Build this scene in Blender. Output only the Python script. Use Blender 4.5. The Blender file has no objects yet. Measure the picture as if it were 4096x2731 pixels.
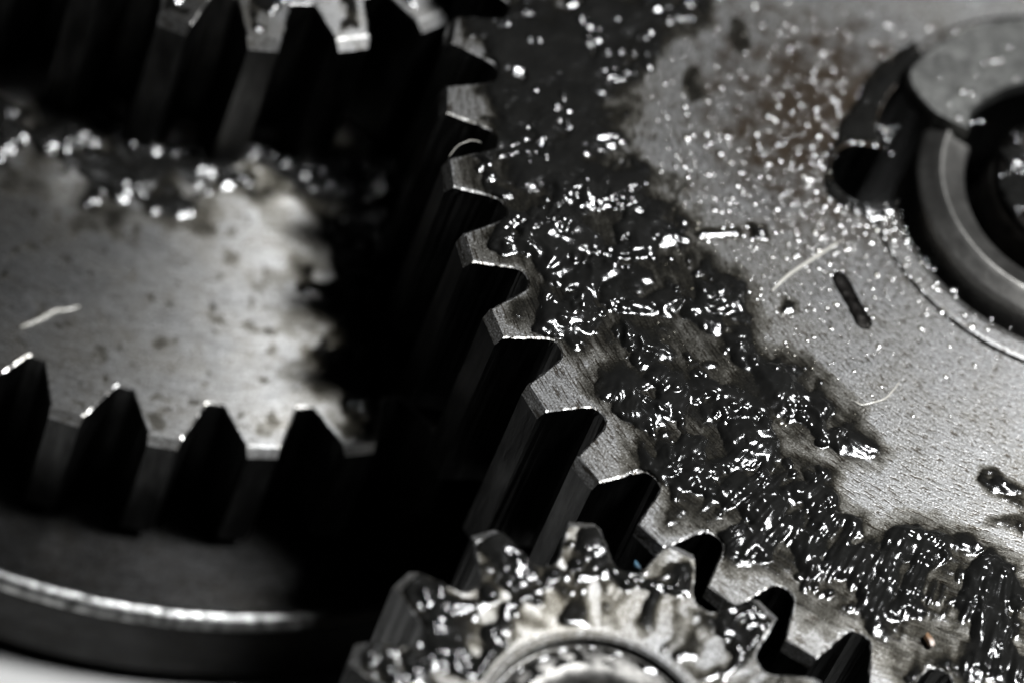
import bpy, math, random
import numpy as np
from mathutils import Matrix, Vector

S = bpy.context.scene
COL = S.collection
random.seed(7)
R = math.radians

# ------------------------------------------------------------------ camera
TILT, ROLL, DIST = 0.63314703, 0.40677053, 7.19023468
AIM = np.array([-0.71146768, -0.68781023, 0.0])
ct, st, cr, sr = math.cos(TILT), math.sin(TILT), math.cos(ROLL), math.sin(ROLL)
_r, _u = np.array([1.0, 0, 0]), np.array([0, ct, st])
BACK = np.array([0, -st, ct])
RIGHT = cr * _r + sr * _u
UP = -sr * _r + cr * _u
CAM = AIM + BACK * DIST
FPX = 512 / math.tan(R(6))
cd = bpy.data.cameras.new('camera')
cam = bpy.data.objects.new('camera', cd)
COL.objects.link(cam)
m = Matrix.Identity(4)
for i in range(3):
    m[i][0], m[i][1], m[i][2], m[i][3] = RIGHT[i], UP[i], BACK[i], CAM[i]
cam.matrix_world = m
cd.sensor_width = 36
cd.angle = R(12)
cd.clip_start, cd.clip_end = 0.1, 200
cd.dof.use_dof = True
cd.dof.focus_distance = 7.19
cd.dof.aperture_fstop = 0.74
S.camera = cam

# ------------------------------------------------------------------ world and lamps
W = bpy.data.worlds.new('World')
S.world = W
W.use_nodes = True
bg = W.node_tree.nodes['Background']
bg.inputs[0].default_value = (0.9, 0.95, 1.0, 1)
bg.inputs[1].default_value = 0.004


def area(name, target, az, el, dist, size, power, color, shape='DISK'):
    d = Vector((math.cos(R(el)) * math.cos(R(az)), math.cos(R(el)) * math.sin(R(az)), math.sin(R(el))))
    l = bpy.data.lights.new(name, 'AREA')
    l.shape = shape
    l.size = size
    l.energy = power
    l.color = color
    o = bpy.data.objects.new(name, l)
    COL.objects.link(o)
    o.location = Vector(target) + d * dist
    o.rotation_euler = d.to_track_quat('Z', 'Y').to_euler()
    return o


area('key_lamp', (-0.7, -0.5, 0), 14, 64.5, 8.0, 1.9, 2150, (0.97, 0.985, 1.0))
S.view_settings.view_transform = 'Standard'
S.view_settings.look = 'None'
S.view_settings.exposure = 0
S.view_settings.gamma = 1
S.cycles.use_denoising = True
S.cycles.use_adaptive_sampling = False
S.cycles.sample_clamp_indirect = 6
S.cycles.max_bounces = 6
S.cycles.transparent_max_bounces = 12
S.cycles.caustics_reflective = False
S.cycles.caustics_refractive = False


# ------------------------------------------------------------------ helpers
def at(x, y, z=0.0):
    """point of the plane at height z that the photograph shows at pixel x, y (1024 wide)"""
    d = RIGHT * ((x - 512) / FPX) + UP * ((341.375 - y) / FPX) - BACK
    return CAM + d * ((z - CAM[2]) / d[2])


def tag(o, label=None, cat=None, group=None, kind=None):
    for k, v in (('label', label), ('category', cat), ('group', group), ('kind', kind)):
        if v:
            o[k] = v
    return o


def empty(name, loc):
    o = bpy.data.objects.new(name, None)
    o.location = loc
    o.empty_display_size = 0.1
    COL.objects.link(o)
    return o


def mesh_obj(name, verts, faces, mat, parent=None, smooth=False):
    me = bpy.data.meshes.new(name)
    me.from_pydata([tuple(map(float, v)) for v in verts], [], faces)
    me.update()
    if smooth:
        me.polygons.foreach_set('use_smooth', [True] * len(me.polygons))
    me.materials.append(mat)
    o = bpy.data.objects.new(name, me)
    COL.objects.link(o)
    if parent:
        o.parent = parent
        o.location = -parent.location if False else (0, 0, 0)
    return o


def lathe(prof, n, a0=0.0, a1=2 * math.pi, rin=None):
    """surface of revolution of (r, z) pairs; closed over the full turn"""
    full = abs(a1 - a0 - 2 * math.pi) < 1e-6
    na = n if full else n + 1
    V, F = [], []
    for i in range(na):
        a = a0 + (a1 - a0) * i / n
        c, s = math.cos(a), math.sin(a)
        for r, z in prof:
            V.append((r * c, r * s, z))
    k = len(prof)
    for i in range(n):
        j = (i + 1) % na
        for q in range(k - 1):
            F.append((i * k + q, i * k + q + 1, j * k + q + 1, j * k + q))
    return V, F


# numpy gradient noise
_rng = np.random.default_rng(11)
_perm = np.concatenate([_rng.permutation(512)] * 3)
_ga = _rng.random(512) * 2 * np.pi
_gx, _gy = np.cos(_ga), np.sin(_ga)


def pn(x, y, seed=0):
    x = x + seed * 17.31
    y = y - seed * 9.77
    xi = np.floor(x).astype(int)
    yi = np.floor(y).astype(int)
    fx, fy = x - xi, y - yi
    u = fx * fx * fx * (fx * (fx * 6 - 15) + 10)
    v = fy * fy * fy * (fy * (fy * 6 - 15) + 10)

    def g(ix, iy, dx, dy):
        h = _perm[_perm[ix & 511] + (iy & 511)] & 511
        return _gx[h] * dx + _gy[h] * dy
    a = g(xi, yi, fx, fy)
    b = g(xi + 1, yi, fx - 1, fy)
    c = g(xi, yi + 1, fx, fy - 1)
    d = g(xi + 1, yi + 1, fx - 1, fy - 1)
    return ((a + (b - a) * u) * (1 - v) + (c + (d - c) * u) * v) * 1.5


def fbm(x, y, oct=4, seed=0):
    t = 0
    a = 1.0
    for o in range(oct):
        t = t + a * pn(x * 2 ** o, y * 2 ** o, seed + o * 3)
        a *= 0.5
    return t


def sdist(X, Y, poly):
    """signed distance to polygon, positive inside"""
    P = np.asarray(poly)
    d = np.full(X.shape, 1e9)
    ins = np.zeros(X.shape, bool)
    for i in range(len(P)):
        ax, ay = P[i]
        bx, by = P[(i + 1) % len(P)]
        ex, ey = bx - ax, by - ay
        L = ex * ex + ey * ey + 1e-12
        t = np.clip(((X - ax) * ex + (Y - ay) * ey) / L, 0, 1)
        d = np.minimum(d, np.hypot(X - ax - t * ex, Y - ay - t * ey))
        c = ((ay > Y) != (by > Y)) & (X < (bx - ax) * (Y - ay) / (by - ay + 1e-12) + ax)
        ins ^= c
    return np.where(ins, d, -d)


def sstep(a, b, x):
    t = np.clip((x - a) / (b - a), 0, 1)
    return t * t * (3 - 2 * t)


# ------------------------------------------------------------------ materials
class NT:
    def __init__(s, name):
        s.m = bpy.data.materials.new(name)
        s.m.use_nodes = True
        s.t = s.m.node_tree
        s.bsdf = s.t.nodes['Principled BSDF']
        s.out = s.t.nodes['Material Output']

    def n(s, typ, ins=None, **kw):
        nd = s.t.nodes.new(typ)
        for k, v in kw.items():
            setattr(nd, k, v)
        for k, v in (ins or {}).items():
            if isinstance(v, bpy.types.NodeSocket):
                s.t.links.new(v, nd.inputs[k])
            else:
                nd.inputs[k].default_value = v
        return nd

    def math(s, op, a, b=0.0, c=0.0):
        return s.n('ShaderNodeMath', {0: a, 1: b, 2: c}, operation=op).outputs[0]

    def vmath(s, op, a, b=(0, 0, 0)):
        nd = s.n('ShaderNodeVectorMath', {0: a, 1: b}, operation=op)
        return nd.outputs[0]

    def ramp(s, fac, stops):
        nd = s.n('ShaderNodeValToRGB', {0: fac})
        e = nd.color_ramp.elements
        while len(e) < len(stops):
            e.new(0.5)
        for el, (p, c) in zip(e, stops):
            el.position = p
            el.color = (c, c, c, 1) if isinstance(c, (int, float)) else (*c, 1)
        return nd.outputs[0]

    def mix(s, fac, a, b, blend='MIX'):
        nd = s.n('ShaderNodeMix', data_type='RGBA', blend_type=blend)
        for sock, v in ((nd.inputs[0], fac), (nd.inputs[6], a), (nd.inputs[7], b)):
            if isinstance(v, bpy.types.NodeSocket):
                s.t.links.new(v, sock)
            else:
                sock.default_value = v if not isinstance(v, tuple) else (*v, 1)[:4]
        return nd.outputs[2]

    def set(s, **kw):
        for k, v in kw.items():
            k = k.replace('_', ' ')
            if isinstance(v, bpy.types.NodeSocket):
                s.t.links.new(v, s.bsdf.inputs[k])
            else:
                s.bsdf.inputs[k].default_value = v
        return s


def steel(name, centre, base=0.34, rough=0.36, aniso=0.75, pits=1.0, stain=0.5, seam=0.0, rust=None, lathe_k=1.0,
          top_only=True):
    """lathe-turned steel: tangential tool marks, pits, brown stains; round the axis at centre"""
    t = NT(name)
    pos = t.n('ShaderNodeNewGeometry').outputs['Position']
    rel = t.vmath('SUBTRACT', pos, (centre[0], centre[1], 0))
    tang = t.vmath('NORMALIZE', t.vmath('CROSS_PRODUCT', (0, 0, 1), rel))
    x = t.n('ShaderNodeSeparateXYZ', {0: rel})
    rad = t.math('SQRT', t.math('ADD', t.math('MULTIPLY', x.outputs[0], x.outputs[0]),
                                t.math('MULTIPLY', x.outputs[1], x.outputs[1])))
    cs, sn = math.cos(seam), math.sin(seam)
    xr = t.math('ADD', t.math('MULTIPLY', x.outputs[0], -cs), t.math('MULTIPLY', x.outputs[1], -sn))
    yr = t.math('ADD', t.math('MULTIPLY', x.outputs[0], sn), t.math('MULTIPLY', x.outputs[1], -cs))
    ang = t.math('ARCTAN2', yr, xr)
    pol = t.n('ShaderNodeCombineXYZ', {0: rad, 1: ang, 2: x.outputs[2]}).outputs[0]
    # fine turned lines
    ln = t.n('ShaderNodeTexNoise', {'Vector': t.vmath('MULTIPLY', pol, (420 * lathe_k, 14, 30)), 'Scale': 1.0, 'Detail': 4.0,
                                    'Roughness': 0.65}).outputs[0]
    # dashes: pits torn along the cut
    pit = t.n('ShaderNodeTexNoise', {'Vector': t.vmath('MULTIPLY', pol, (290 * lathe_k, 30, 60)), 'Scale': 1.0, 'Detail': 2.0,
                                     'Roughness': 0.55}).outputs[0]
    pit2 = t.n('ShaderNodeTexNoise', {'Vector': pos, 'Scale': 190.0, 'Detail': 2.0}).outputs[0]
    pm = t.ramp(t.math('ADD', t.math('MULTIPLY', pit, 0.8), t.math('MULTIPLY', pit2, 0.2)), [(0.40, 1.0), (0.455, 0.0)])
    big = t.n('ShaderNodeTexNoise', {'Vector': pos, 'Scale': 7.0, 'Detail': 5.0, 'Roughness': 0.6}).outputs[0]
    med = t.n('ShaderNodeTexNoise', {'Vector': pos, 'Scale': 30.0, 'Detail': 5.0, 'Roughness': 0.65}).outputs[0]
    c = t.mix(t.ramp(ln, [(0.3, 0.0), (0.7, 1.0)]), (base * 0.42, base * 0.42, base * 0.41), (base * 1.45, base * 1.45, base * 1.45))
    c = t.mix(t.math('MULTIPLY', t.ramp(big, [(0.42, 0.0), (0.62, 1.0)]), stain), c, (base * 0.5, base * 0.475, base * 0.42))
    c = t.mix(t.math('MULTIPLY', t.ramp(med, [(0.52, 0.0), (0.68, 1.0)]), 0.7 * stain), c, (base * 0.42, base * 0.38, base * 0.31))
    grit = t.n('ShaderNodeTexNoise', {'Vector': pos, 'Scale': 330.0, 'Detail': 2.0}).outputs[0]
    c = t.mix(t.ramp(grit, [(0.33, 0.75), (0.5, 0.0)]), c, (base * 0.25, base * 0.22, base * 0.17))
    c = t.mix(t.ramp(grit, [(0.56, 0.0), (0.72, 0.9)]), c, (min(1, base * 2.2),) * 3)
    if rust:
        d = t.n('ShaderNodeVectorMath', {0: pos, 1: (rust[0], rust[1], 0)}, operation='DISTANCE').outputs['Value']
        near = t.math('SUBTRACT', 1.0, t.math('DIVIDE', d, rust[2]))
        f = t.ramp(t.math('ADD', near, t.math('MULTIPLY', t.math('SUBTRACT', med, 0.5), 1.9)), [(0.15, 0.0), (0.7, 1.0)])
        c = t.mix(t.math('MULTIPLY', f, 0.92), c, (0.034, 0.023, 0.014))
    c = t.mix(t.math('MULTIPLY', pm, 0.85 * pits), c, (0.03, 0.024, 0.017))
    bh = t.math('ADD', t.math('MULTIPLY', ln, 0.5), t.math('MULTIPLY', pm, -0.5 * pits))
    bh = t.math('ADD', bh, t.math('MULTIPLY', pit2, 0.15))
    bmp = t.n('ShaderNodeBump', {'Height': bh, 'Strength': 0.3, 'Distance': 0.0014}).outputs[0]
    rg = t.math('ADD', rough - 0.08, t.math('MULTIPLY', big, 0.16))
    t.set(Base_Color=c, Metallic=1.0, Roughness=rg, Anisotropic=aniso, Normal=bmp, Tangent=tang)
    t.bsdf.inputs['Anisotropic Rotation'].default_value = 0.25
    return t.m


def flat_metal(name, base, rough, nscale=60, bump=0.5, dark=0.3, stretch=(1, 1, 1)):
    t = NT(name)
    pos = t.n('ShaderNodeNewGeometry').outputs['Position']
    n = t.n('ShaderNodeTexNoise', {'Vector': t.vmath('MULTIPLY', pos, stretch), 'Scale': nscale, 'Detail': 6.0, 'Roughness': 0.65}).outputs[0]
    n2 = t.n('ShaderNodeTexNoise', {'Vector': pos, 'Scale': nscale * 0.2, 'Detail': 4.0}).outputs[0]
    f = t.math('MULTIPLY', t.ramp(n, [(0.35, 0.0), (0.65, 1.0)]), t.ramp(n2, [(0.3, 0.4), (0.7, 1.0)]))
    c = t.mix(f, tuple(b * dark for b in base), base)
    bmp = t.n('ShaderNodeBump', {'Height': n, 'Strength': bump, 'Distance': 0.002}).outputs[0]
    t.set(Base_Color=c, Metallic=1.0, Roughness=t.math('ADD', rough, t.math('MULTIPLY', n2, 0.1)), Normal=bmp)
    return t.m


def grease_mat(name):
    t = NT(name)
    th = t.n('ShaderNodeAttribute', attribute_name='thickness').outputs['Fac']
    pos = t.n('ShaderNodeNewGeometry').outputs['Position']
    fine = t.n('ShaderNodeTexNoise', {'Vector': pos, 'Scale': 240.0, 'Detail': 4.0, 'Roughness': 0.6}).outputs[0]
    dirt = t.n('ShaderNodeTexNoise', {'Vector': pos, 'Scale': 26.0, 'Detail': 5.0, 'Roughness': 0.6}).outputs[0]
    dust = t.n('ShaderNodeTexNoise', {'Vector': pos, 'Scale': 620.0, 'Detail': 2.0, 'Roughness': 0.6}).outputs[0]
    hgt = t.math('ADD', fine, t.math('MULTIPLY', t.ramp(dust, [(0.66, 0.0), (0.78, 1.0)]), 0.2))
    bmp = t.n('ShaderNodeBump', {'Height': hgt, 'Strength': 0.32, 'Distance': 0.0010}).outputs[0]
    od = t.math('MULTIPLY', th, -330.0)
    tr = t.math('POWER', 2.718, od)                                   # what still passes through the film
    col = t.ramp(tr, [(0.0, (0.02, 0.018, 0.014)), (0.5, (0.37, 0.355, 0.315)), (1.0, (0.97, 0.965, 0.95))])
    trans = t.n('ShaderNodeBsdfTransparent', {0: col}).outputs[0]
    body = t.n('ShaderNodeBsdfDiffuse', {0: t.mix(dirt, (0.0029, 0.003, 0.003), (0.0088, 0.0086, 0.0079))}).outputs[0]
    base = t.n('ShaderNodeMixShader', {0: t.ramp(tr, [(0.0, 1.0), (0.75, 0.0)]), 1: trans, 2: body}).outputs[0]
    gl = t.n('ShaderNodeBsdfGlossy', {'Color': (1, 1, 1, 1), 'Roughness': 0.15, 'Normal': bmp}).outputs[0]
    fr = t.n('ShaderNodeFresnel', {'IOR': 1.52, 'Normal': bmp}).outputs[0]
    sh = t.n('ShaderNodeMixShader', {0: fr, 1: base, 2: gl}).outputs[0]
    t.t.links.new(sh, t.out.inputs['Surface'])
    return t.m


C_BIG = (0.0, 0.0)
C_LEFT = (-1.388, 0.075)
C_TOP = (-1.432, 0.19)
C_PIN = (-0.3804, -1.2862)
hub_rust = at(838, 128)
M_BIG = steel('turned_steel_wide_gear', C_BIG, base=0.21, rough=0.43, aniso=0.14, rust=(hub_rust[0], hub_rust[1], 0.31), seam=R(30))
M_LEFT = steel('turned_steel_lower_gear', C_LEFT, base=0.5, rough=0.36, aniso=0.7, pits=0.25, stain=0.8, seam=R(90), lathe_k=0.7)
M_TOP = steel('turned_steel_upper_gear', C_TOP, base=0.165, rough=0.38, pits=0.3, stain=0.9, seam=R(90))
M_PIN = steel('turned_steel_pinion', C_PIN, base=0.33, rough=0.44, aniso=0.45, pits=0.7, stain=0.9, seam=R(-90), lathe_k=0.8)
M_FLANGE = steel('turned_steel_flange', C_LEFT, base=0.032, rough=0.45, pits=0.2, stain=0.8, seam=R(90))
t = NT('worn_rim_with_shade')                                    # bright worn edge, cast shadow painted into its colour further round
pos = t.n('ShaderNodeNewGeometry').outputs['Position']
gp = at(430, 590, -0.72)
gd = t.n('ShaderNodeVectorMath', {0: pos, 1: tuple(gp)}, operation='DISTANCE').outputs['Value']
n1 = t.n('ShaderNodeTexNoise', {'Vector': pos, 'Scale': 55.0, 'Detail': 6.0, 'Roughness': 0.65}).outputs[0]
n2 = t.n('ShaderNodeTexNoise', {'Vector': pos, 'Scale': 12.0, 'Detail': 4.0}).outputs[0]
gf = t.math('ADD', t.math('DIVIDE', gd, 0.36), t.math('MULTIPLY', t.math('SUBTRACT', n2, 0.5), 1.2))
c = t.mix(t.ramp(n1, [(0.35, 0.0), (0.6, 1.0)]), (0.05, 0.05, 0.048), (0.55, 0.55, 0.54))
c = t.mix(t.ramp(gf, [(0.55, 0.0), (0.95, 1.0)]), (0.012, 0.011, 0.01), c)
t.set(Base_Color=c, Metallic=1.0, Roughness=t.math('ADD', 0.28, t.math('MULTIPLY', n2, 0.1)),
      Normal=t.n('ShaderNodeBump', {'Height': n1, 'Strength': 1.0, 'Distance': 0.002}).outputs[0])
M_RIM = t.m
M_CLIP = flat_metal('spring_steel', (0.17, 0.17, 0.162), 0.42, 50, 0.6, 0.35)
M_SLEEVE = flat_metal('dark_sleeve_steel', (0.30, 0.292, 0.275), 0.38, 40, 0.5, 0.5)
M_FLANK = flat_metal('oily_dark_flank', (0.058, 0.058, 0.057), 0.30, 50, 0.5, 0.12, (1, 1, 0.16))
M_BLACK = flat_metal('oily_black_steel', (0.03, 0.028, 0.026), 0.3, 40, 0.8, 0.3)
M_SHAFT = flat_metal('worn_shaft_steel', (0.36, 0.35, 0.33), 0.52, 42, 1.0, 0.16)
M_GREASE = grease_mat('black_grease')
t = NT('glinting_specks')
gl = t.n('ShaderNodeBsdfGlossy', {'Color': (0.75, 0.75, 0.75, 1), 'Roughness': 0.22}).outputs[0]
tr = t.n('ShaderNodeBsdfTransparent', {0: (0.97, 0.95, 0.9, 1)}).outputs[0]
t.t.links.new(t.n('ShaderNodeMixShader', {0: 0.34, 1: tr, 2: gl}).outputs[0], t.out.inputs['Surface'])
M_SPECK = t.m
t = NT('pale_fibre')
t.set(Base_Color=(0.27, 0.26, 0.235, 1), Roughness=0.2)
M_FIBRE = t.m
t = NT('white_bench_top')
n = t.n('ShaderNodeTexNoise', {'Vector': t.n('ShaderNodeNewGeometry').outputs['Position'], 'Scale': 5.0, 'Detail': 5.0}).outputs[0]
t.set(Base_Color=t.mix(n, (0.24, 0.238, 0.23), (0.34, 0.337, 0.33)), Roughness=0.6)
M_TABLE = t.m


# ------------------------------------------------------------------ gears
class Gear:
    """spur gear whose tooth flank is a list of (radius, half angle) from root to tip corner"""

    def __init__(s, name, centre, ztop, thick, N, phase, prof, ch_dr, ch_dz, rim, mat, edge=0.0022):
        s.c, s.z, s.T, s.N, s.ph, s.prof, s.rim, s.mat = centre, ztop, thick, N, phase, prof, rim, mat
        s.hp = math.pi / N
        s.cdr, s.cdz, s.edge = ch_dr, ch_dz, edge
        s.root = empty(name, (centre[0], centre[1], ztop - thick))
        s.name = name

    def outline(s):
        """half profile resampled: (r, ha)"""
        pr = np.array(s.prof)
        out = [(pr[0, 0], s.hp)]
        rs = np.concatenate([np.linspace(pr[0, 0], pr[2, 0], 5), np.linspace(pr[2, 0], pr[-1, 0], 12)[1:]])
        for r in rs:
            out.append((r, float(np.interp(r, pr[:, 0], pr[:, 1]))))
        return out

    def ha(s, r):
        pr = np.array(s.prof)
        return np.interp(r, pr[:, 0], pr[:, 1], left=9.0, right=-1.0)

    def inside(s, X, Y):
        """distance-like measure, > 0 inside the toothed outline"""
        dx, dy = X - s.c[0], Y - s.c[1]
        r = np.hypot(dx, dy)
        a = np.arctan2(dy, dx) - s.ph
        p = 2 * s.hp
        a = np.abs((a + s.hp) % p - s.hp)
        rr, rt = s.prof[0][0], s.prof[-1][0]
        side = np.where(r < rr, 1.0, (s.ha(r) - a) * r)
        return np.minimum(side, rt - r)

    def tooth_verts(s):
        half = s.outline()
        e = s.edge
        tip_r, tip_h = half[-1]
        lv = []
        # A: top face, edges eased; B: full outline just below; C: outer foot of the tip chamfer; D: bottom
        dh = 0.32 * s.cdr / max(1e-6, tip_r)
        for lev in 'ABCD':
            z = {'A': 0.0, 'B': -0.5 * e, 'C': -s.cdz, 'D': -s.T}[lev]
            row = []
            for k, (r, h) in enumerate(half):
                rr, hh = r, h
                if lev == 'A':
                    if k == 0:
                        rr = r - e * 1.2
                    elif k < 4:
                        rr, hh = r - e * 0.9, h - 0.35 * e / r
                    else:
                        hh = h - e / r
                        if k == len(half) - 1:
                            rr = r - 0.8 * s.edge
                row.append((rr, hh))
            if lev in 'AB':
                row.append((tip_r - (0.75 * s.edge if lev == 'A' else -0.0002), row[-1][1] - 0.0003))
            else:
                row.append((tip_r + s.cdr, tip_h - dh))
            lv.append((z, row))
        V, idx = [], []
        for z, row in lv:
            ids = []
            for r, h in row:
                ids.append(len(V))
                V.append((r * math.cos(h), r * math.sin(h), z))
            for r, h in reversed(row):
                ids.append(len(V))
                V.append((r * math.cos(h), -r * math.sin(h), z))
            idx.append(ids)
        F = []
        for a, b in zip(idx, idx[1:]):
            for i in range(len(a) - 1):
                F.append((a[i], b[i], b[i + 1], a[i + 1]))
        # inner arc on the rim circle
        n = 4
        for z, ids, rev in ((0.0, idx[0], False), (-s.T, idx[-1], True)):
            arc = []
            for q in range(n + 1):
                h = s.hp - 2 * s.hp * q / n
                arc.append(len(V))
                V.append((s.rim * math.cos(h), s.rim * math.sin(h), z))
            half_n = len(ids) // 2
            # cap: strip from inner arc to outline through mirrored pairs
            L, Rr = ids[:half_n], ids[half_n:][::-1]
            caps = []
            for i in range(half_n - 1):
                caps.append((L[i], L[i + 1], Rr[i + 1], Rr[i]))
            caps.append(tuple([L[0]] + [Rr[0]] + arc[::-1]))
            for c in caps:
                F.append(c[::-1] if not rev else c)
        return V, F

    def build(s, teeth, body_prof, n_mult=4, body_fn=None):
        V, F = s.tooth_verts()
        mes = [s.tooth_mesh() for _ in range(5)]
        for i in teeth:
            o = bpy.data.objects.new('tooth', mes[(i * 3) % 5])
            COL.objects.link(o)
            o.parent = s.root
            o.location = (0, 0, s.T)
            o.rotation_euler = (0, 0, s.ph + i * 2 * s.hp)
        return s.finish(teeth, V, F, body_prof, n_mult, body_fn)

    def tooth_mesh(s):
        V, F = s.tooth_verts()
        keep = len(V) - 10                          # the inner arc stays exact
        e = s.edge
        V = [(x + random.gauss(0, 0.17 * e), y + random.gauss(0, 0.17 * e), z) if i < keep and math.hypot(x, y) > s.prof[0][0]
             else (x, y, z) for i, (x, y, z) in enumerate(V)]
        me = bpy.data.meshes.new('tooth')
        me.from_pydata(V, [], F)
        me.update()
        import bmesh
        bm = bmesh.new()
        bm.from_mesh(me)
        bmesh.ops.recalc_face_normals(bm, faces=bm.faces)
        bm.to_mesh(me)
        bm.free()
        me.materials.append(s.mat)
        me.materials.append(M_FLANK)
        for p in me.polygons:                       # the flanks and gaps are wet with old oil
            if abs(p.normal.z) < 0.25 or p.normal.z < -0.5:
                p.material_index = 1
        return me

    def finish(s, teeth, V, F, body_prof, n_mult, body_fn):
        # body: disc inside the rim circle, with the teeth that lie out of the picture
        n = s.N * n_mult
        bv, bf = (body_fn or lathe)(body_prof, n, s.ph - s.hp, s.ph - s.hp + 2 * math.pi)
        bv = [(x, y, z + s.T) for x, y, z in bv]
        for i in range(s.N):
            if i in teeth or (i - s.N) in teeth:
                continue
            a = s.ph + i * 2 * s.hp
            c, q = math.cos(a), math.sin(a)
            b0 = len(bv)
            bv += [(x * c - y * q, x * q + y * c, z + s.T) for x, y, z in V]
            bf += [tuple(k + b0 for k in f) for f in F]
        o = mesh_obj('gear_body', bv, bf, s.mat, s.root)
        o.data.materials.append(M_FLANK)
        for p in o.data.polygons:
            if abs(p.normal.z) < 0.2 or p.center.z < s.T - 0.1:  # also darkens bore wall and floor, painting in the shade of the recess
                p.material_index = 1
        return o


# table and flange -------------------------------------------------
tv = [(-8, -8, -0.93), (8, -8, -0.93), (8, 8, -0.93), (-8, 8, -0.93)]
tb = mesh_obj('table_top', tv + [(x, y, -1.1) for x, y, z in tv],
              [(0, 1, 2, 3), (7, 6, 5, 4), (0, 4, 5, 1), (1, 5, 6, 2), (2, 6, 7, 3), (3, 7, 4, 0)], M_TABLE)
tag(tb, 'pale bench top under the gears, showing at the lower left', 'table', kind='structure')

fl = empty('flange', (C_LEFT[0], C_LEFT[1], -0.9))
tag(fl, 'wide flat steel disc with a bright rounded rim below the lower left gear', 'flange')
z0 = -0.72 + 0.9
v, f = lathe([(0.0, z0), (0.93, z0), (1.034, z0), (1.034, z0 - 0.03), (1.053, z0 - 0.03), (1.053, 0.012), (1.045, 0.0)], 220)
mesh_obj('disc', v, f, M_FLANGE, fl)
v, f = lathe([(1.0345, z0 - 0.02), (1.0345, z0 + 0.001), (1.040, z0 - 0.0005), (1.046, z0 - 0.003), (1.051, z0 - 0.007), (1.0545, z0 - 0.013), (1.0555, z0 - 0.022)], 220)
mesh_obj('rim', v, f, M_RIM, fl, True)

# wide gear -------------------------------------------------
pf_big = [(0.9242, 0.0640), (0.9262, 0.0560), (0.9310, 0.0500), (0.9400, 0.0452), (0.955, 0.0402), (0.975, 0.0340), (0.99, 0.0292),
          (1.0, 0.0261)]
BIG = Gear('wide_gear', C_BIG, 0.0, 0.40, 46, 3.464418, pf_big, 0.0085, 0.0196, 0.905, M_BIG, edge=0.0029)
tag(BIG.root, 'largest gear, grey turned face smeared with wet black grease, clip and shaft at its hub', 'gear')
nc = at(867, 175)
NR, NA, NRAD = math.hypot(nc[0], nc[1]), math.atan2(nc[1], nc[0]), 0.057


def bored(prof, n, a0, a1):
    """face of the wide gear: lip, groove and bore with a round pocket cut into it"""
    n = n * 4
    V, F = [], []
    k = None
    for i in range(n):
        a = a0 + (a1 - a0) * i / n
        d = (a - NA + math.pi) % (2 * math.pi) - math.pi
        q = NRAD ** 2 - (NR * math.sin(d)) ** 2
        rin = 0.285
        if q > 0 and abs(d) < 1:
            rin = max(rin, NR * math.cos(d) + math.sqrt(q))
        rin = max(rin, 0.285 + 0.038 * math.exp(-(((a - R(178) + math.pi) % (2 * math.pi) - math.pi) / R(17)) ** 4))
        row = []
        for j, (r, z) in enumerate(prof):
            if r < 0.286:
                rr = r if r < 0.284 else rin
            else:
                lo = rin + 0.0012 * (len(prof) - j) * 0.5
                rr = max(r, lo)
                if rin > 0.29 and r < 0.345:
                    z = z if z < -0.015 else 0.0
            row.append((rr * math.cos(a), rr * math.sin(a), z))
        k = len(row)
        V += row
    for i in range(n):
        j = (i + 1) % n
        for q in range(k - 1):
            F.append((i * k + q, i * k + q + 1, j * k + q + 1, j * k + q))
    return V, F


BIG.build(range(-5, 15), [(0.905, -0.40), (0.905, 0.0)][1:] +
          [(0.75, 0.0), (0.6, 0.0), (0.45, 0.0), (0.348, 0.0), (0.3445, -0.009), (0.339, -0.009), (0.336, -0.001), (0.330, 0.0),
           (0.310, 0.0), (0.300, -0.004), (0.291, -0.012), (0.2855, -0.026), (0.285, -0.36), (0.14, -0.36)], body_fn=bored)
# slot-shaped punch mark, packed with dirt
p0, p1 = at(836, 272), at(868, 330)
dv = p1 - p0
L = np.linalg.norm(dv)
dx = dv / L
dy = np.array([-dx[1], dx[0], 0])
V, F = [], []
ns, nr = 22, 7
for i in range(ns + 1):
    s_ = i / ns
    w = 0.0135 * min(1, math.sqrt(max(0.0, 1 - (2 * s_ - 1) ** 8)) + 0.02) * (0.97 + 0.05 * math.sin(9 * s_) + 0.04 * math.sin(31 * s_))
    for j in range(nr):
        q = 2 * j / (nr - 1) - 1
        p = p0 + dx * L * s_ + dy * w * q
        V.append((p[0], p[1], 0.40 + 0.0006 + 0.004 * (1 - q * q) * (0.5 + 0.6 * random.random())))
for i in range(ns):
    for j in range(nr - 1):
        F.append((i * nr + j, (i + 1) * nr + j, (i + 1) * nr + j + 1, i * nr + j + 1))
mesh_obj('punch_mark', V, F, M_BLACK, BIG.root, True)

# hub: sleeve, shaft, clip
sl = empty('sleeve', (0, 0, -0.16))
tag(sl, 'dark steel sleeve ring set in the bore of the largest gear, around the shaft', 'sleeve')
v, f = lathe([(0.172, 0.0), (0.172, 0.150), (0.178, 0.158), (0.206, 0.163), (0.213, 0.172), (0.219, 0.172), (0.224, 0.163),
              (0.243, 0.157), (0.25, 0.146), (0.25, 0.0)], 160, R(177), R(372))
mesh_obj('ring', v, f, M_SLEEVE, sl, True)
sh = empty('shaft', (0, 0, -0.16))
tag(sh, 'black oily shaft end with glints inside the sleeve of the largest gear', 'shaft')
v, f = lathe([(0.138, 0.0), (0.138, 0.17), (0.133, 0.182), (0.126, 0.186), (0.11, 0.187), (0.1, 0.176), (0.04, 0.178), (0.0, 0.178)], 120)
mesh_obj('shaft_end', v, f, M_BLACK, sh, True)
cl = empty('retaining_clip', (0, 0, -0.005))
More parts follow.
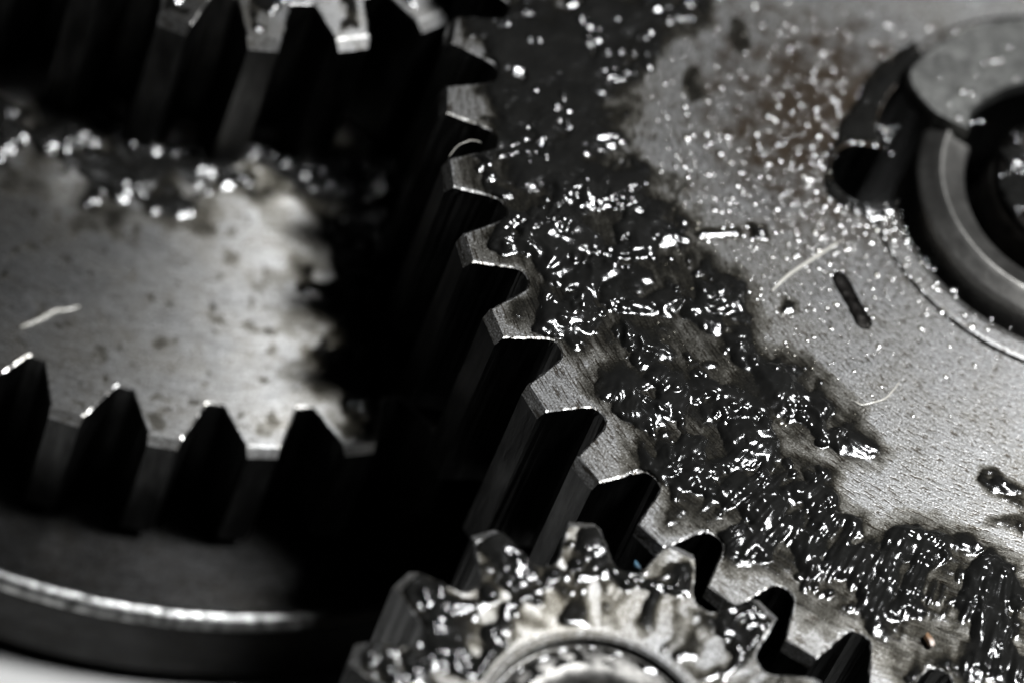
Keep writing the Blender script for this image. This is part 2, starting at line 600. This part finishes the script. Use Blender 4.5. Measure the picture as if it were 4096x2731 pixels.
tag(cl, 'flat grey retaining clip with a rounded end, lying over the hub at the upper right', 'clip')
V, F = [], []
na = 150
A0, A1 = R(176), R(10)
for i in range(na + 1):
    a = A0 + (A1 - A0) * i / na
    da = A0 - a
    ro = 0.320 - 0.075 * (1 - min(1, da / R(12))) ** 2.2
    ri = 0.200 - 0.012 * (1 - min(1, da / R(10)))
    e = 0.004
    for r, z in ((ri, 0.004), (ri, 0.033), (ri + e, 0.037), (ro - e, 0.037), (ro, 0.033), (ro, 0.004)):
        V.append((r * math.cos(a), r * math.sin(a), z))
for i in range(na):
    for q in range(6):
        F.append((i * 6 + q, (i + 1) * 6 + q, (i + 1) * 6 + (q + 1) % 6, i * 6 + (q + 1) % 6))
F += [(0, 1, 2, 3, 4, 5), tuple(na * 6 + q for q in (5, 4, 3, 2, 1, 0))]
o = mesh_obj('band', V, F, M_CLIP, cl)

# lower left gear -------------------------------------------------
pf_left = [(0.835, 0.0725), (0.836, 0.0697), (0.840, 0.0665), (0.855, 0.0580), (0.875, 0.0470), (0.895, 0.0362), (0.907, 0.0298)]
LEFT = Gear('lower_gear', C_LEFT, -0.43, 0.26, 37, 4.816078 - 0.0, pf_left, 0.012, 0.016, 0.81, M_LEFT, edge=0.003)
tag(LEFT.root, 'broad bright gear at the left with teeth pointing down, half in shadow', 'gear')
LEFT.build(range(-7, 9), [(0.81, 0.0), (0.7, 0.0), (0.55, 0.0), (0.4, 0.0), (0.2, 0.0), (0.0, 0.0)])

# upper left gear -------------------------------------------------
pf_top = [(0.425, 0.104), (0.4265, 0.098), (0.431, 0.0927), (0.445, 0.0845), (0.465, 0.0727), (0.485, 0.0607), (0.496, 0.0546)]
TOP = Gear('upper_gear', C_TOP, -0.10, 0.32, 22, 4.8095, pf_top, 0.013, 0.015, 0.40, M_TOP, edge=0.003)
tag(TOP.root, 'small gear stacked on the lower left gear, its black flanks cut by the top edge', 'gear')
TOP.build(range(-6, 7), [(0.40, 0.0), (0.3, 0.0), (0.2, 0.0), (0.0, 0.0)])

# pinion -------------------------------------------------
pf_pin = [(0.286, 0.185), (0.2875, 0.165), (0.293, 0.145), (0.303, 0.125), (0.318, 0.108), (0.335, 0.088), (0.352, 0.0625)]
PIN = Gear('pinion_gear', C_PIN, 0.03, 0.42, 15, 2.793, pf_pin, 0.012, 0.012, 0.27, M_PIN, edge=0.0035)
tag(PIN.root, 'small blurred gear at the bottom edge, clotted with grease, meshing with the largest gear', 'gear')
PIN.build(range(-8, 3), [(0.27, 0.0), (0.2, 0.0), (0.178, 0.0), (0.175, 0.004), (0.168, 0.005), (0.164, 0.001), (0.162, -0.02),
                         (0.157, -0.02)], n_mult=10)
ps = empty('pinion_shaft', (C_PIN[0], C_PIN[1], -0.39))
tag(ps, 'worn pale shaft end with a dark centre hole, in the small bottom gear', 'shaft')
v, f = lathe([(0.157, 0.0), (0.157, 0.41), (0.152, 0.421), (0.135, 0.424), (0.118, 0.423), (0.106, 0.416), (0.101, 0.40), (0.099, 0.30),
              (0.0, 0.29)], 120)
mesh_obj('shaft_end', v, f, M_SHAFT, ps, True)


# ------------------------------------------------------------------ grease
def poly(pts, z):
    return [tuple(at(x, y, z)[:2]) for x, y in pts]


def grease(name, z, x0, x1, y0, y1, step, cover, height, label, seed=0, cat='grease'):
    nx, ny = int((x1 - x0) / step), int((y1 - y0) / step)
    X, Y = np.meshgrid(np.linspace(x0, x1, nx), np.linspace(y0, y1, ny), indexing='ij')
    c = cover(X, Y)
    H = height(X, Y, c)
    keep = H > 0.00025
    q = keep[:-1, :-1] & keep[1:, :-1] & keep[1:, 1:] & keep[:-1, 1:]
    ii, jj = np.nonzero(q)
    base = ii * ny + jj
    quads = np.stack([base, base + ny, base + ny + 1, base + 1], -1)
    used = np.unique(quads)
    mp = np.full(nx * ny, -1)
    mp[used] = np.arange(len(used))
    quads = mp[quads]
    co = np.stack([X.ravel()[used], Y.ravel()[used], z + 0.0004 + H.ravel()[used]], -1)
    me = bpy.data.meshes.new(name)
    me.vertices.add(len(co))
    me.vertices.foreach_set('co', co.ravel().astype(np.float32))
    me.loops.add(quads.size)
    me.loops.foreach_set('vertex_index', quads.ravel().astype(np.int32))
    me.polygons.add(len(quads))
    me.polygons.foreach_set('loop_start', np.arange(0, quads.size, 4, dtype=np.int32))
    me.polygons.foreach_set('loop_total', np.full(len(quads), 4, np.int32))
    me.update(calc_edges=True)
    me.polygons.foreach_set('use_smooth', np.ones(len(quads), bool))
    at_ = me.attributes.new('thickness', 'FLOAT', 'POINT')
    at_.data.foreach_set('value', H.ravel()[used].astype(np.float32))
    me.materials.append(M_GREASE)
    o = bpy.data.objects.new(name, me)
    COL.objects.link(o)
    return tag(o, label, cat, kind='stuff')


def lumps(X, Y, seed, k=1.0):
    """wet, folded relief: rounded lumps with creases, on several scales"""
    wx = X + 0.022 * fbm(X * 13, Y * 13, 3, seed + 40)
    wy = Y + 0.022 * fbm(X * 13, Y * 13, 3, seed + 50)
    a = pn(wx * 15, wy * 15, seed)
    b = pn(wx * 34, wy * 31, seed + 1)
    c = pn(wx * 72, wy * 66, seed + 2)
    d = pn(wx * 165, wy * 150, seed + 3)
    b = 0.55 * b + 0.45 * (0.55 - 1.5 * np.abs(pn(wx * 27, wy * 25, seed + 5)))
    q1 = sstep(-0.25, 0.45, fbm(X * 10, Y * 10, 3, seed + 60))
    q2 = sstep(-0.05, 0.5, fbm(X * 15, Y * 15, 2, seed + 70))
    return k * (0.0060 * a + (0.22 + 1.1 * q1) * 0.0075 * b + (0.2 + 1.2 * q2) * (0.0034 * c + 0.0013 * d + 0.0006 * pn(wx * 290, wy * 280, seed + 4)))


def domes(X, Y, H, c, n, rmin, rmax, seed, lo=0.45):
    """round droplets and blisters standing on the grease"""
    rg = np.random.default_rng(seed)
    sx, sy = X[1, 0] - X[0, 0], Y[0, 1] - Y[0, 0]
    ii, jj = np.nonzero(c > lo)
    if not len(ii):
        return H
    for k in rg.integers(0, len(ii), n):
        r = rmin + (rmax - rmin) * rg.random() ** 2.5
        hh = r * rg.uniform(0.3, 0.62)
        i, j = ii[k], jj[k]
        wi, wj = int(r / sx) + 2, int(r / sy) + 2
        sl_ = (slice(max(0, i - wi), i + wi + 1), slice(max(0, j - wj), j + wj + 1))
        st_, an = rg.uniform(0.6, 1.0), rg.uniform(0, 3.14)
        dx_, dy_ = X[sl_] - X[i, j], Y[sl_] - Y[i, j]
        u_, v_ = dx_ * math.cos(an) + dy_ * math.sin(an), -dx_ * math.sin(an) + dy_ * math.cos(an)
        q = np.clip(1 - (u_ * u_ + (v_ / st_) ** 2) / (r * r), 0, 1)
        H[sl_] += hh * q * q * (3 - 2 * q) * 0.8
    return H


c5 = lambda u, v: (337.5 + .1488 * u, 225 + .1488 * v)
c6 = lambda u, v: (674 + .1488 * u, 225 + .1488 * v)
c7 = lambda u, v: (674 + .1488 * u, 449.5 + .1488 * v)
MAIN = [(487, 140), (470, 150), (466, 164), (474, 182), (500, 196), (503, 222)] + \
    [c5(*q) for q in ((1100, 20), (980, 80), (1000, 160), (1130, 210), (1300, 260), (1360, 340), (1300, 390), (1290, 480), (1170, 520),
                      (1180, 610), (1330, 660), (1340, 700), (1430, 730), (1530, 780), (1570, 850), (1700, 860), (1720, 770),
                      (1770, 900), (1740, 1010), (1770, 1130), (1880, 1190), (1850, 1260), (1960, 1330), (2010, 1400))] + \
    [(628, 440), (634, 449), (640, 469), (655, 478), (668, 497), (672, 520), (690, 522), (700, 535), (722, 548), (738, 562), (770, 566),
     (790, 585), (800, 600), (806, 622), (830, 628), (852, 620), (870, 634), (890, 650), (905, 690), (1040, 690), (1040, 600)] + \
    [c7(*q) for q in ((2352, 900), (2280, 840), (2260, 760), (2180, 690), (2050, 610), (1900, 530), (1700, 510), (1540, 480), (1450, 520),
                      (1300, 560), (1250, 450), (1130, 430), (1100, 350), (1060, 220), (1000, 130), (870, 30))] + \
    [c6(*q) for q in ((770, 1480), (1000, 1520), (1180, 1540), (1300, 1560), (1440, 1500), (1290, 1350), (1200, 1260), (1100, 1180),
                      (1010, 1060), (940, 1000), (860, 930), (740, 890), (600, 840), (560, 700), (520, 560), (480, 400), (420, 300),
                      (330, 280), (260, 190), (90, 170))] + \
    [(690, 222), (672, 205), (640, 190), (612, 176), (560, 172), (520, 180)]
FILM = [(455, -8), (470, 20), (483, 50), (478, 80), (488, 100), (486, 120), (488, 150), (520, 196), (600, 200), (680, 215), (690, 200),
        (660, 175), (622, 150), (612, 120), (624, 95), (650, 62), (668, 40), (700, 14), (720, -8)]
PATCH = [[c7(*q) for q in ((2060, 110), (2150, 130), (2250, 220), (2352, 260), (2352, 420), (2250, 350), (2150, 300), (2040, 200))],
         [c7(*q) for q in ((2100, 460), (2250, 440), (2352, 430), (2352, 560), (2200, 500), (2080, 510))],
         [(752, 226), (764, 228), (770, 236), (764, 240), (754, 238)], [(690, 233), (712, 230), (738, 230), (738, 236), (700, 240)],
         [(632, 30), (655, 26), (658, 38), (648, 46), (628, 44)], [(690, 70), (698, 72), (702, 96), (692, 100), (686, 84)],
         [(735, 20), (744, 24), (746, 46), (738, 52), (732, 36)], [(785, 300), (796, 303), (796, 312), (784, 312)]]
CLEAR = [([c5(*q) for q in ((1740, 760), (1900, 740), (2000, 830), (2100, 920), (2100, 1020), (1950, 1080), (1870, 1050), (1780, 960))], 0.35),
         ([(618, 314), (647, 308), (674, 312), (696, 317), (716, 338), (719, 350), (696, 353), (674, 348), (657, 338), (644, 344), (634, 329)], 0.8),
         ([c6(*q) for q in ((250, 880), (400, 930), (560, 1060), (650, 1200), (780, 1330), (1000, 1500), (1250, 1600), (900, 1580),
                            (720, 1400), (600, 1250), (420, 1110), (300, 1000))], 0.75),
         ([c7(*q) for q in ((830, 960), (1100, 1030), (1300, 1160), (1180, 1300), (1000, 1400), (740, 1300))], 0.95),
         ([c7(*q) for q in ((1420, 1130), (1700, 1120), (2000, 1150), (2040, 1300), (1900, 1480), (1500, 1500), (1400, 1330))], 0.75),
         ([c7(*q) for q in ((40, 420), (180, 440), (330, 530), (200, 560), (40, 540))], 0.8),
         ([c7(*q) for q in ((280, 780), (480, 830), (640, 880), (520, 960), (400, 940))], 0.8)]
P_MAIN, P_FILM = poly(MAIN, 0), poly(FILM, 0)
P_PATCH = [poly(q, 0) for q in PATCH]
P_CLEAR = [(poly(q, 0), k) for q, k in CLEAR]


HUB_SHADE = poly([(914, 40), (925, 66), (910, 100), (915, 130), (908, 165), (896, 214), (868, 220), (842, 212), (826, 190), (823, 160), (834, 136),  # dark layer laid as painted shadow beside the clip and pocket
             (848, 112), (862, 84), (884, 58)], 0)


def cover_big(X, Y):
    w = 0.016 * fbm(X * 15, Y * 15, 3, 5) + 0.0035 * fbm(X * 60, Y * 60, 2, 6)
    d = sdist(X, Y, P_MAIN) + w
    for q in P_PATCH:
        e = sdist(X, Y, q) + 0.3 * w
        d = np.maximum(d, np.where(e > 0, e, 3 * e))
    clear = np.zeros(X.shape)
    for q, k in P_CLEAR:
        clear = np.maximum(clear, k * sstep(-0.014, 0.014, sdist(X, Y, q) + 0.9 * w))
    fd = sdist(X, Y, P_FILM) + 1.5 * w
    g = sdist(X, Y, HUB_SHADE) + 0.5 * w
    return np.stack([d, fd, clear, g])


def height_big(X, Y, c):
    d, fd, clear, g = c
    r, a = np.hypot(X, Y), np.arctan2(Y, X)
    rel = lumps(X, Y, 1)
    flow = sstep(0.68, 0.80, r) * sstep(R(-128), R(-104), a) * (a < 0)          # drawn out towards the teeth
    ribs = 0.0075 * pn(a * 34 + 0.8 * fbm(X * 14, Y * 14, 2, 7), r * 7, 8) + 0.0034 * pn(a * 84, r * 15, 12) + 0.0012 * pn(a * 170, r * 40, 13)
    rel = rel * (1 - 0.6 * flow) + flow * ribs
    # a thick coat with a rounded lip ...
    lip = np.sqrt(np.clip(d / 0.030, 0, 1)) * (1 - clear)
    low = sstep(-0.42, 0.2, fbm(X * 11, Y * 11, 3, 14))
    thick = lip * (0.0016 + 0.0072 * low) + sstep(0.0, 0.022, d) * (1 - clear) * rel
    # ... over a wiped film that thins out beyond it
    streak = 0.5 + 0.5 * pn(r * 95, a * 9, 16) + 0.5 * fbm(X * 30, Y * 30, 3, 17)
    film = sstep(-0.045, 0.012, d) ** 1.5 * (0.0009 + 0.0017 * streak) * (1 - 0.35 * clear)
    up = sstep(-0.03, 0.05, fd) * (0.0058 + 0.0024 * fbm(X * 14, Y * 14, 4, 21) + 0.9 * lumps(X, Y, 31) *
                                    np.maximum(sstep(0.05, 0.45, fbm(X * 9, Y * 9, 3, 25)), sstep(0.07, 0.02, fd)))
    up = domes(X, Y, up, sstep(0, 0.03, fd), 40, 0.004, 0.013, 4)
    thick = domes(X, Y, thick, lip, 240, 0.004, 0.014, 3)
    hub_shade = np.sqrt(np.clip(g / 0.03, 0, 1)) * (0.006 + 0.4 * rel)
    h = np.maximum.reduce([thick, film, up, hub_shade]) * sstep(0.0005, 0.007, BIG.inside(X, Y) + 0.002 * fbm(X * 60, Y * 60, 2, 9))
    hole = (r < 0.288 + 0.038 * np.exp(-(((a - R(178) + np.pi) % (2 * np.pi) - np.pi) / R(17)) ** 4)) | (np.hypot(X - nc[0], Y - nc[1]) < NRAD + 0.003) | ((r < 0.325) & (np.degrees(a) % 360 < 164))
    return np.where(hole | (BIG.inside(X, Y) < 0.0005), -1, h)


grease('grease_smear_and_shade', 0.0, -1.02, 0.22, -1.02, 0.3, 0.00215, cover_big, height_big,
       'lumpy wet black grease smeared across the face of the largest gear, with shade painted beside the hub')

# grease on the pinion
P_PG = [poly(q, 0.03) for q in (
    [(395, 575), (415, 562), (440, 572), (468, 588), (480, 560), (475, 545), (490, 524), (512, 524), (528, 540), (545, 556), (565, 560),
     (572, 535), (585, 518), (605, 520), (618, 545), (625, 565), (660, 570), (672, 560), (700, 556), (712, 580), (690, 590), (640, 592),
     (590, 588), (545, 600), (500, 596), (480, 620), (470, 660), (440, 690), (350, 690), (360, 650), (385, 610)],
    [(700, 590), (735, 590), (765, 600), (790, 625), (770, 645), (742, 660), (730, 640), (712, 612)],
    [(500, 600), (518, 606), (505, 650), (490, 690), (470, 690), (482, 650)])]


def cover_pin(X, Y):
    w = 0.02 * fbm(X * 20, Y * 20, 3, 15)
    return np.max([sdist(X, Y, q) for q in P_PG], 0) + 1.4 * w


def height_pin(X, Y, d):
    r = np.hypot(X - C_PIN[0], Y - C_PIN[1])
    a = np.arctan2(Y - C_PIN[1], X - C_PIN[0])
    rel = lumps(X, Y, 71, 1.05)
    lip = np.sqrt(np.clip(d / 0.03, 0, 1))
    thick = lip * 0.006 + sstep(0, 0.022, d) * rel
    rb = pn(a * 9 + 0.8 * fbm(X * 14, Y * 14, 2, 77), r * 10, 72)
    film = 0.0010 + 0.0028 * rb + 0.5 * rel * sstep(0.0, 0.4, rb)
    h = np.maximum(thick, film)
    h = domes(X, Y, h, lip, 120, 0.005, 0.016, 5)
    ok = (PIN.inside(X, Y) > 0.001) & (r > 0.179)
    h = h * sstep(0.0, 0.006, PIN.inside(X, Y)) * sstep(0.178, 0.192, r)
    cap = sstep(0.120, 0.126, r) * sstep(0.152, 0.145, r) * (0.006 * fbm(X * 17, Y * 17, 3, 79) + 0.3 * rel) + 0.0035 * (r < 0.152) * (r > 0.12)
    return np.where(ok, h, np.where((r > 0.121) & (r < 0.150), cap, -1))


grease('grease_clots', 0.03, -0.76, 0.0, -1.35, -0.9, 0.003, cover_pin, height_pin,
       'clots of black grease on the teeth of the small bottom gear')

# grease on the lower left gear, under the upper gear, and shadow painted in at its right
P_LG = poly([(-10, 100), (80, 108), (170, 140), (250, 158), (330, 165), (385, 175), (372, 188), (300, 185), (240, 196), (180, 206), (120, 208), (90, 198),
             (80, 185), (40, 165), (-10, 160)], -0.43)


P_LSHADE = poly([(225, 140), (236, 178), (255, 196), (285, 193), (306, 200), (322, 214), (316, 236), (322, 254), (300, 274), (294, 288), (314, 300), (336, 316), (334, 330), (310, 344), (304, 358),  # dark patch shaped as the wide gear's ragged tooth shadow
             (326, 372), (342, 398), (350, 425), (410, 440), (410, 140)], -0.43)


def cover_left(X, Y):
    w = 0.03 * fbm(X * 16, Y * 16, 4, 35)
    return np.maximum(sdist(X, Y, P_LG) + 1.3 * w, sdist(X, Y, P_LSHADE) + 0.7 * w)


def height_left(X, Y, d):
    rel = lumps(X, Y, 81, 1.3)
    thick = np.sqrt(np.clip(d / 0.03, 0, 1)) * 0.006 + sstep(0, 0.022, d) * rel
    film = sstep(-0.09, 0.02, d) * (0.0008 + 0.002 * fbm(X * 16, Y * 16, 4, 39))
    blots = 0.0011 * sstep(0.35, 0.95, fbm(X * 13, Y * 13, 4, 38)) + 0.0012 * sstep(0.42, 0.8, fbm(X * 33, Y * 33, 3, 36))
    return np.where(LEFT.inside(X, Y) > 0.006, np.maximum.reduce([thick, film, blots]), -1)


grease('grease_band_and_shade', -0.43, -1.9, -0.85, -0.85, 0.05, 0.004, cover_left,
       height_left,
       'dark grease band beneath the upper gear, oily blots and painted shadow at the right of the lower left gear')


def cover_top(X, Y):
    c = sstep(-0.35, 0.1, fbm(X * 14, Y * 14, 4, 45) + 0.25 + np.clip((-1.2 - X) * 4, -0.3, 0.7))
    return c * sstep(0.004, 0.02, TOP.inside(X, Y))


grease('grease_film', -0.10, -1.95, -0.9, -0.4, 0.1, 0.0045, cover_top,
       lambda X, Y, c: c * (0.004 + lumps(X, Y, 91, 1.3)) - 0.0012 * (1 - c),
       'thin grease on the tooth ends of the upper left gear')


def cover_shaft(X, Y):
    r = np.hypot(X, Y)
    return sstep(0.04, 0.06, r) * sstep(0.137, 0.128, r) * sstep(-0.5, 0.0, fbm(X * 20, Y * 20, 3, 51))


grease('grease_cap', 0.026, -0.145, 0.145, -0.145, 0.145, 0.003, cover_shaft,
       lambda X, Y, c: c * (0.006 + lumps(X, Y, 52, 1.2)) - 0.0005 * (1 - c),
       'dirty grease on the shaft end in the hub of the largest gear')


# ------------------------------------------------------------------ specks, strings, fibres
def specks(name, pts, mat, label):
    """small wet grains: low domes joined into one mesh"""
    V, F = [], []
    for (x, y, z, r, hgt) in pts:
        b = len(V)
        n = 8
        ex, ea = random.uniform(0.7, 1.4), random.uniform(0, math.pi)
        rings = [(1.0, 0.0), (0.86, 0.5), (0.5, 0.86)]
        for rr, zz in rings:
            for k in range(n):
                a = 2 * math.pi * k / n
                px, py = rr * r * math.cos(a) * ex, rr * r * math.sin(a)
                V.append((x + px * math.cos(ea) - py * math.sin(ea), y + px * math.sin(ea) + py * math.cos(ea), z + zz * hgt))
        V.append((x, y, z + hgt))
        for q in range(2):
            for k in range(n):
                F.append((b + q * n + k, b + q * n + (k + 1) % n, b + (q + 1) * n + (k + 1) % n, b + (q + 1) * n + k))
        for k in range(n):
            F.append((b + 2 * n + k, b + 2 * n + (k + 1) % n, b + 3 * n))
    o = mesh_obj(name, V, F, mat, None, True)
    return tag(o, label, 'specks', kind='stuff')


pts = []
while len(pts) < 1350:
    x, y = random.uniform(640, 1024), random.uniform(-5, 430)
    d = math.hypot((x - 850) / 170, (y - 185) / 130)
    if random.random() > math.exp(-d * d * 1.3) + 0.02:
        continue
    w = at(x, y)
    r = math.hypot(w[0], w[1])
    if r < 0.292 or (r < 0.33 and math.degrees(math.atan2(w[1], w[0])) % 360 < 182) or math.hypot(w[0] - nc[0], w[1] - nc[1]) < NRAD:
        continue
    s_ = 0.0017 + 0.0048 * random.random() ** 3.2
    pts.append((w[0], w[1], 0.0, s_, s_ * random.uniform(0.28, 0.5)))
for px, py, s_ in ((962, 91, .006), (971, 93, .005), (985, 63, .005), (994, 61, .006), (1001, 60, .005), (1010, 48, .004), (958, 118, .006),
                   (980, 121, .007), (972, 122, .005), (949, 104, .004), (1015, 78, .004), (940, 78, .003), (975, 76, .003)):
    w = at(px, py, 0.032)
    pts.append((w[0], w[1], 0.032, s_, s_ * 0.4))
specks('oil_specks', pts, M_SPECK, 'fine glinting specks of oil and metal dust around the hub of the largest gear')


def tube(name, pix, z, rad, mat, label, cat, parent=None, lift=0.0):
    P = [at(x, y, z) for x, y in pix]
    # smooth through the points
    Q = []
    for i in range(len(P) - 1):
        a, b, c, d = P[max(i - 1, 0)], P[i], P[i + 1], P[min(i + 2, len(P) - 1)]
        for k in range(6):
            t_ = k / 6
            Q.append(0.5 * ((2 * b) + (c - a) * t_ + (2 * a - 5 * b + 4 * c - d) * t_ ** 2 + (3 * b - a - 3 * c + d) * t_ ** 3))
    Q.append(P[-1])
    V, F = [], []
    n = 6
    for i, q in enumerate(Q):
        tg = Q[min(i + 1, len(Q) - 1)] - Q[max(i - 1, 0)]
        tg = tg / (np.linalg.norm(tg) + 1e-9)
        sd = np.cross(tg, (0, 0, 1.0))
        up = np.cross(sd, tg)
        rr = rad * (0.35 + 0.65 * math.sin(math.pi * (i + 0.5) / len(Q)) ** 0.5) * (0.8 + 0.4 * random.random())
        zz = rr * 0.8 + lift * math.sin(math.pi * i / (len(Q) - 1))
        for k in range(n):
            a = 2 * math.pi * k / n
            p = q + sd * rr * math.cos(a) + up * rr * math.sin(a)
            V.append((p[0], p[1], p[2] + zz))
    for i in range(len(Q) - 1):
        for k in range(n):
            F.append((i * n + k, i * n + (k + 1) % n, (i + 1) * n + (k + 1) % n, (i + 1) * n + k))
    F += [tuple(range(n))[::-1], tuple((len(Q) - 1) * n + k for k in range(n))]
    o = mesh_obj(name, V, F, mat, parent, True)
    return tag(o, label, cat, 'pale strands stuck to the gears')


tube('fibre', [(771, 292), (788, 276), (812, 260), (838, 243)], 0, 0.0034, M_FIBRE,
     'pale straight strand lying on bare steel above the dark punch mark', 'strand')
tube('fibre', [(854, 401), (861, 405), (872, 403), (884, 399), (892, 391), (899, 382)], 0, 0.0019, M_FIBRE,
     'thin curved pale strand on bare steel beside the grease edge, right of centre', 'strand')
tube('fibre', [(449, 157), (456, 150), (464, 147), (471, 144), (481, 143)], 0, 0.0008, M_FIBRE,
     'fine hair bridging the tip of the second tooth of the largest gear', 'strand', lift=0.012)
tube('fibre', [(20, 328), (34, 323), (46, 317), (55, 312), (66, 311), (79, 307)], -0.43, 0.0034, M_FIBRE,
     'short pale strand painted in for wet grease highlights on the lower left gear', 'strand')  # pale strand added in place of bright glints on wet grease


def chip(name, x, y, z, L, Wd, Hh, ang, col, rough, label, cat):
    """a small bent flake"""
    p = at(x, y, z)
    t = NT(name)
    nn = t.n('ShaderNodeTexNoise', {'Scale': 300.0, 'Detail': 3.0}).outputs[0]
    t.set(Base_Color=t.mix(nn, tuple(c * 0.6 for c in col), col), Roughness=rough)
    V, F = [], []
    n = 6
    for i in range(n + 1):
        u = i / n - 0.5
        w = Wd * (1 - (2 * u) ** 4 * 0.6) * random.uniform(0.8, 1.15)
        for j, k in ((-1, 0), (-0.6, 1), (0.6, 1), (1, 0)):
            lx, ly = u * L, j * w * 0.5 + 0.15 * Wd * math.sin(5 * u)
            V.append((p[0] + lx * math.cos(ang) - ly * math.sin(ang), p[1] + lx * math.sin(ang) + ly * math.cos(ang),
                      z + k * Hh + 0.35 * Hh * math.cos(4 * u)))
    for i in range(n):
        for j in range(3):
            F.append((i * 4 + j, (i + 1) * 4 + j, (i + 1) * 4 + j + 1, i * 4 + j + 1))
        F.append((i * 4 + 3, (i + 1) * 4 + 3, (i + 1) * 4, i * 4))
    F += [(3, 2, 1, 0), tuple(n * 4 + q for q in (0, 1, 2, 3))]
    return tag(mesh_obj(name, V, F, t.m), label, cat)


chip('metal_flake', 929, 640, 0.008, 0.022, 0.012, 0.005, R(-60), (0.15, 0.085, 0.045), 0.45,
     'small orange brown flake in the grease near the lower right corner', 'flake')
chip('blue_flake', 638, 567, -0.02, 0.022, 0.008, 0.003, R(-50), (0.03, 0.08, 0.12), 0.5,
     'tiny blue flake in the dark gap above the small bottom gear', 'flake')
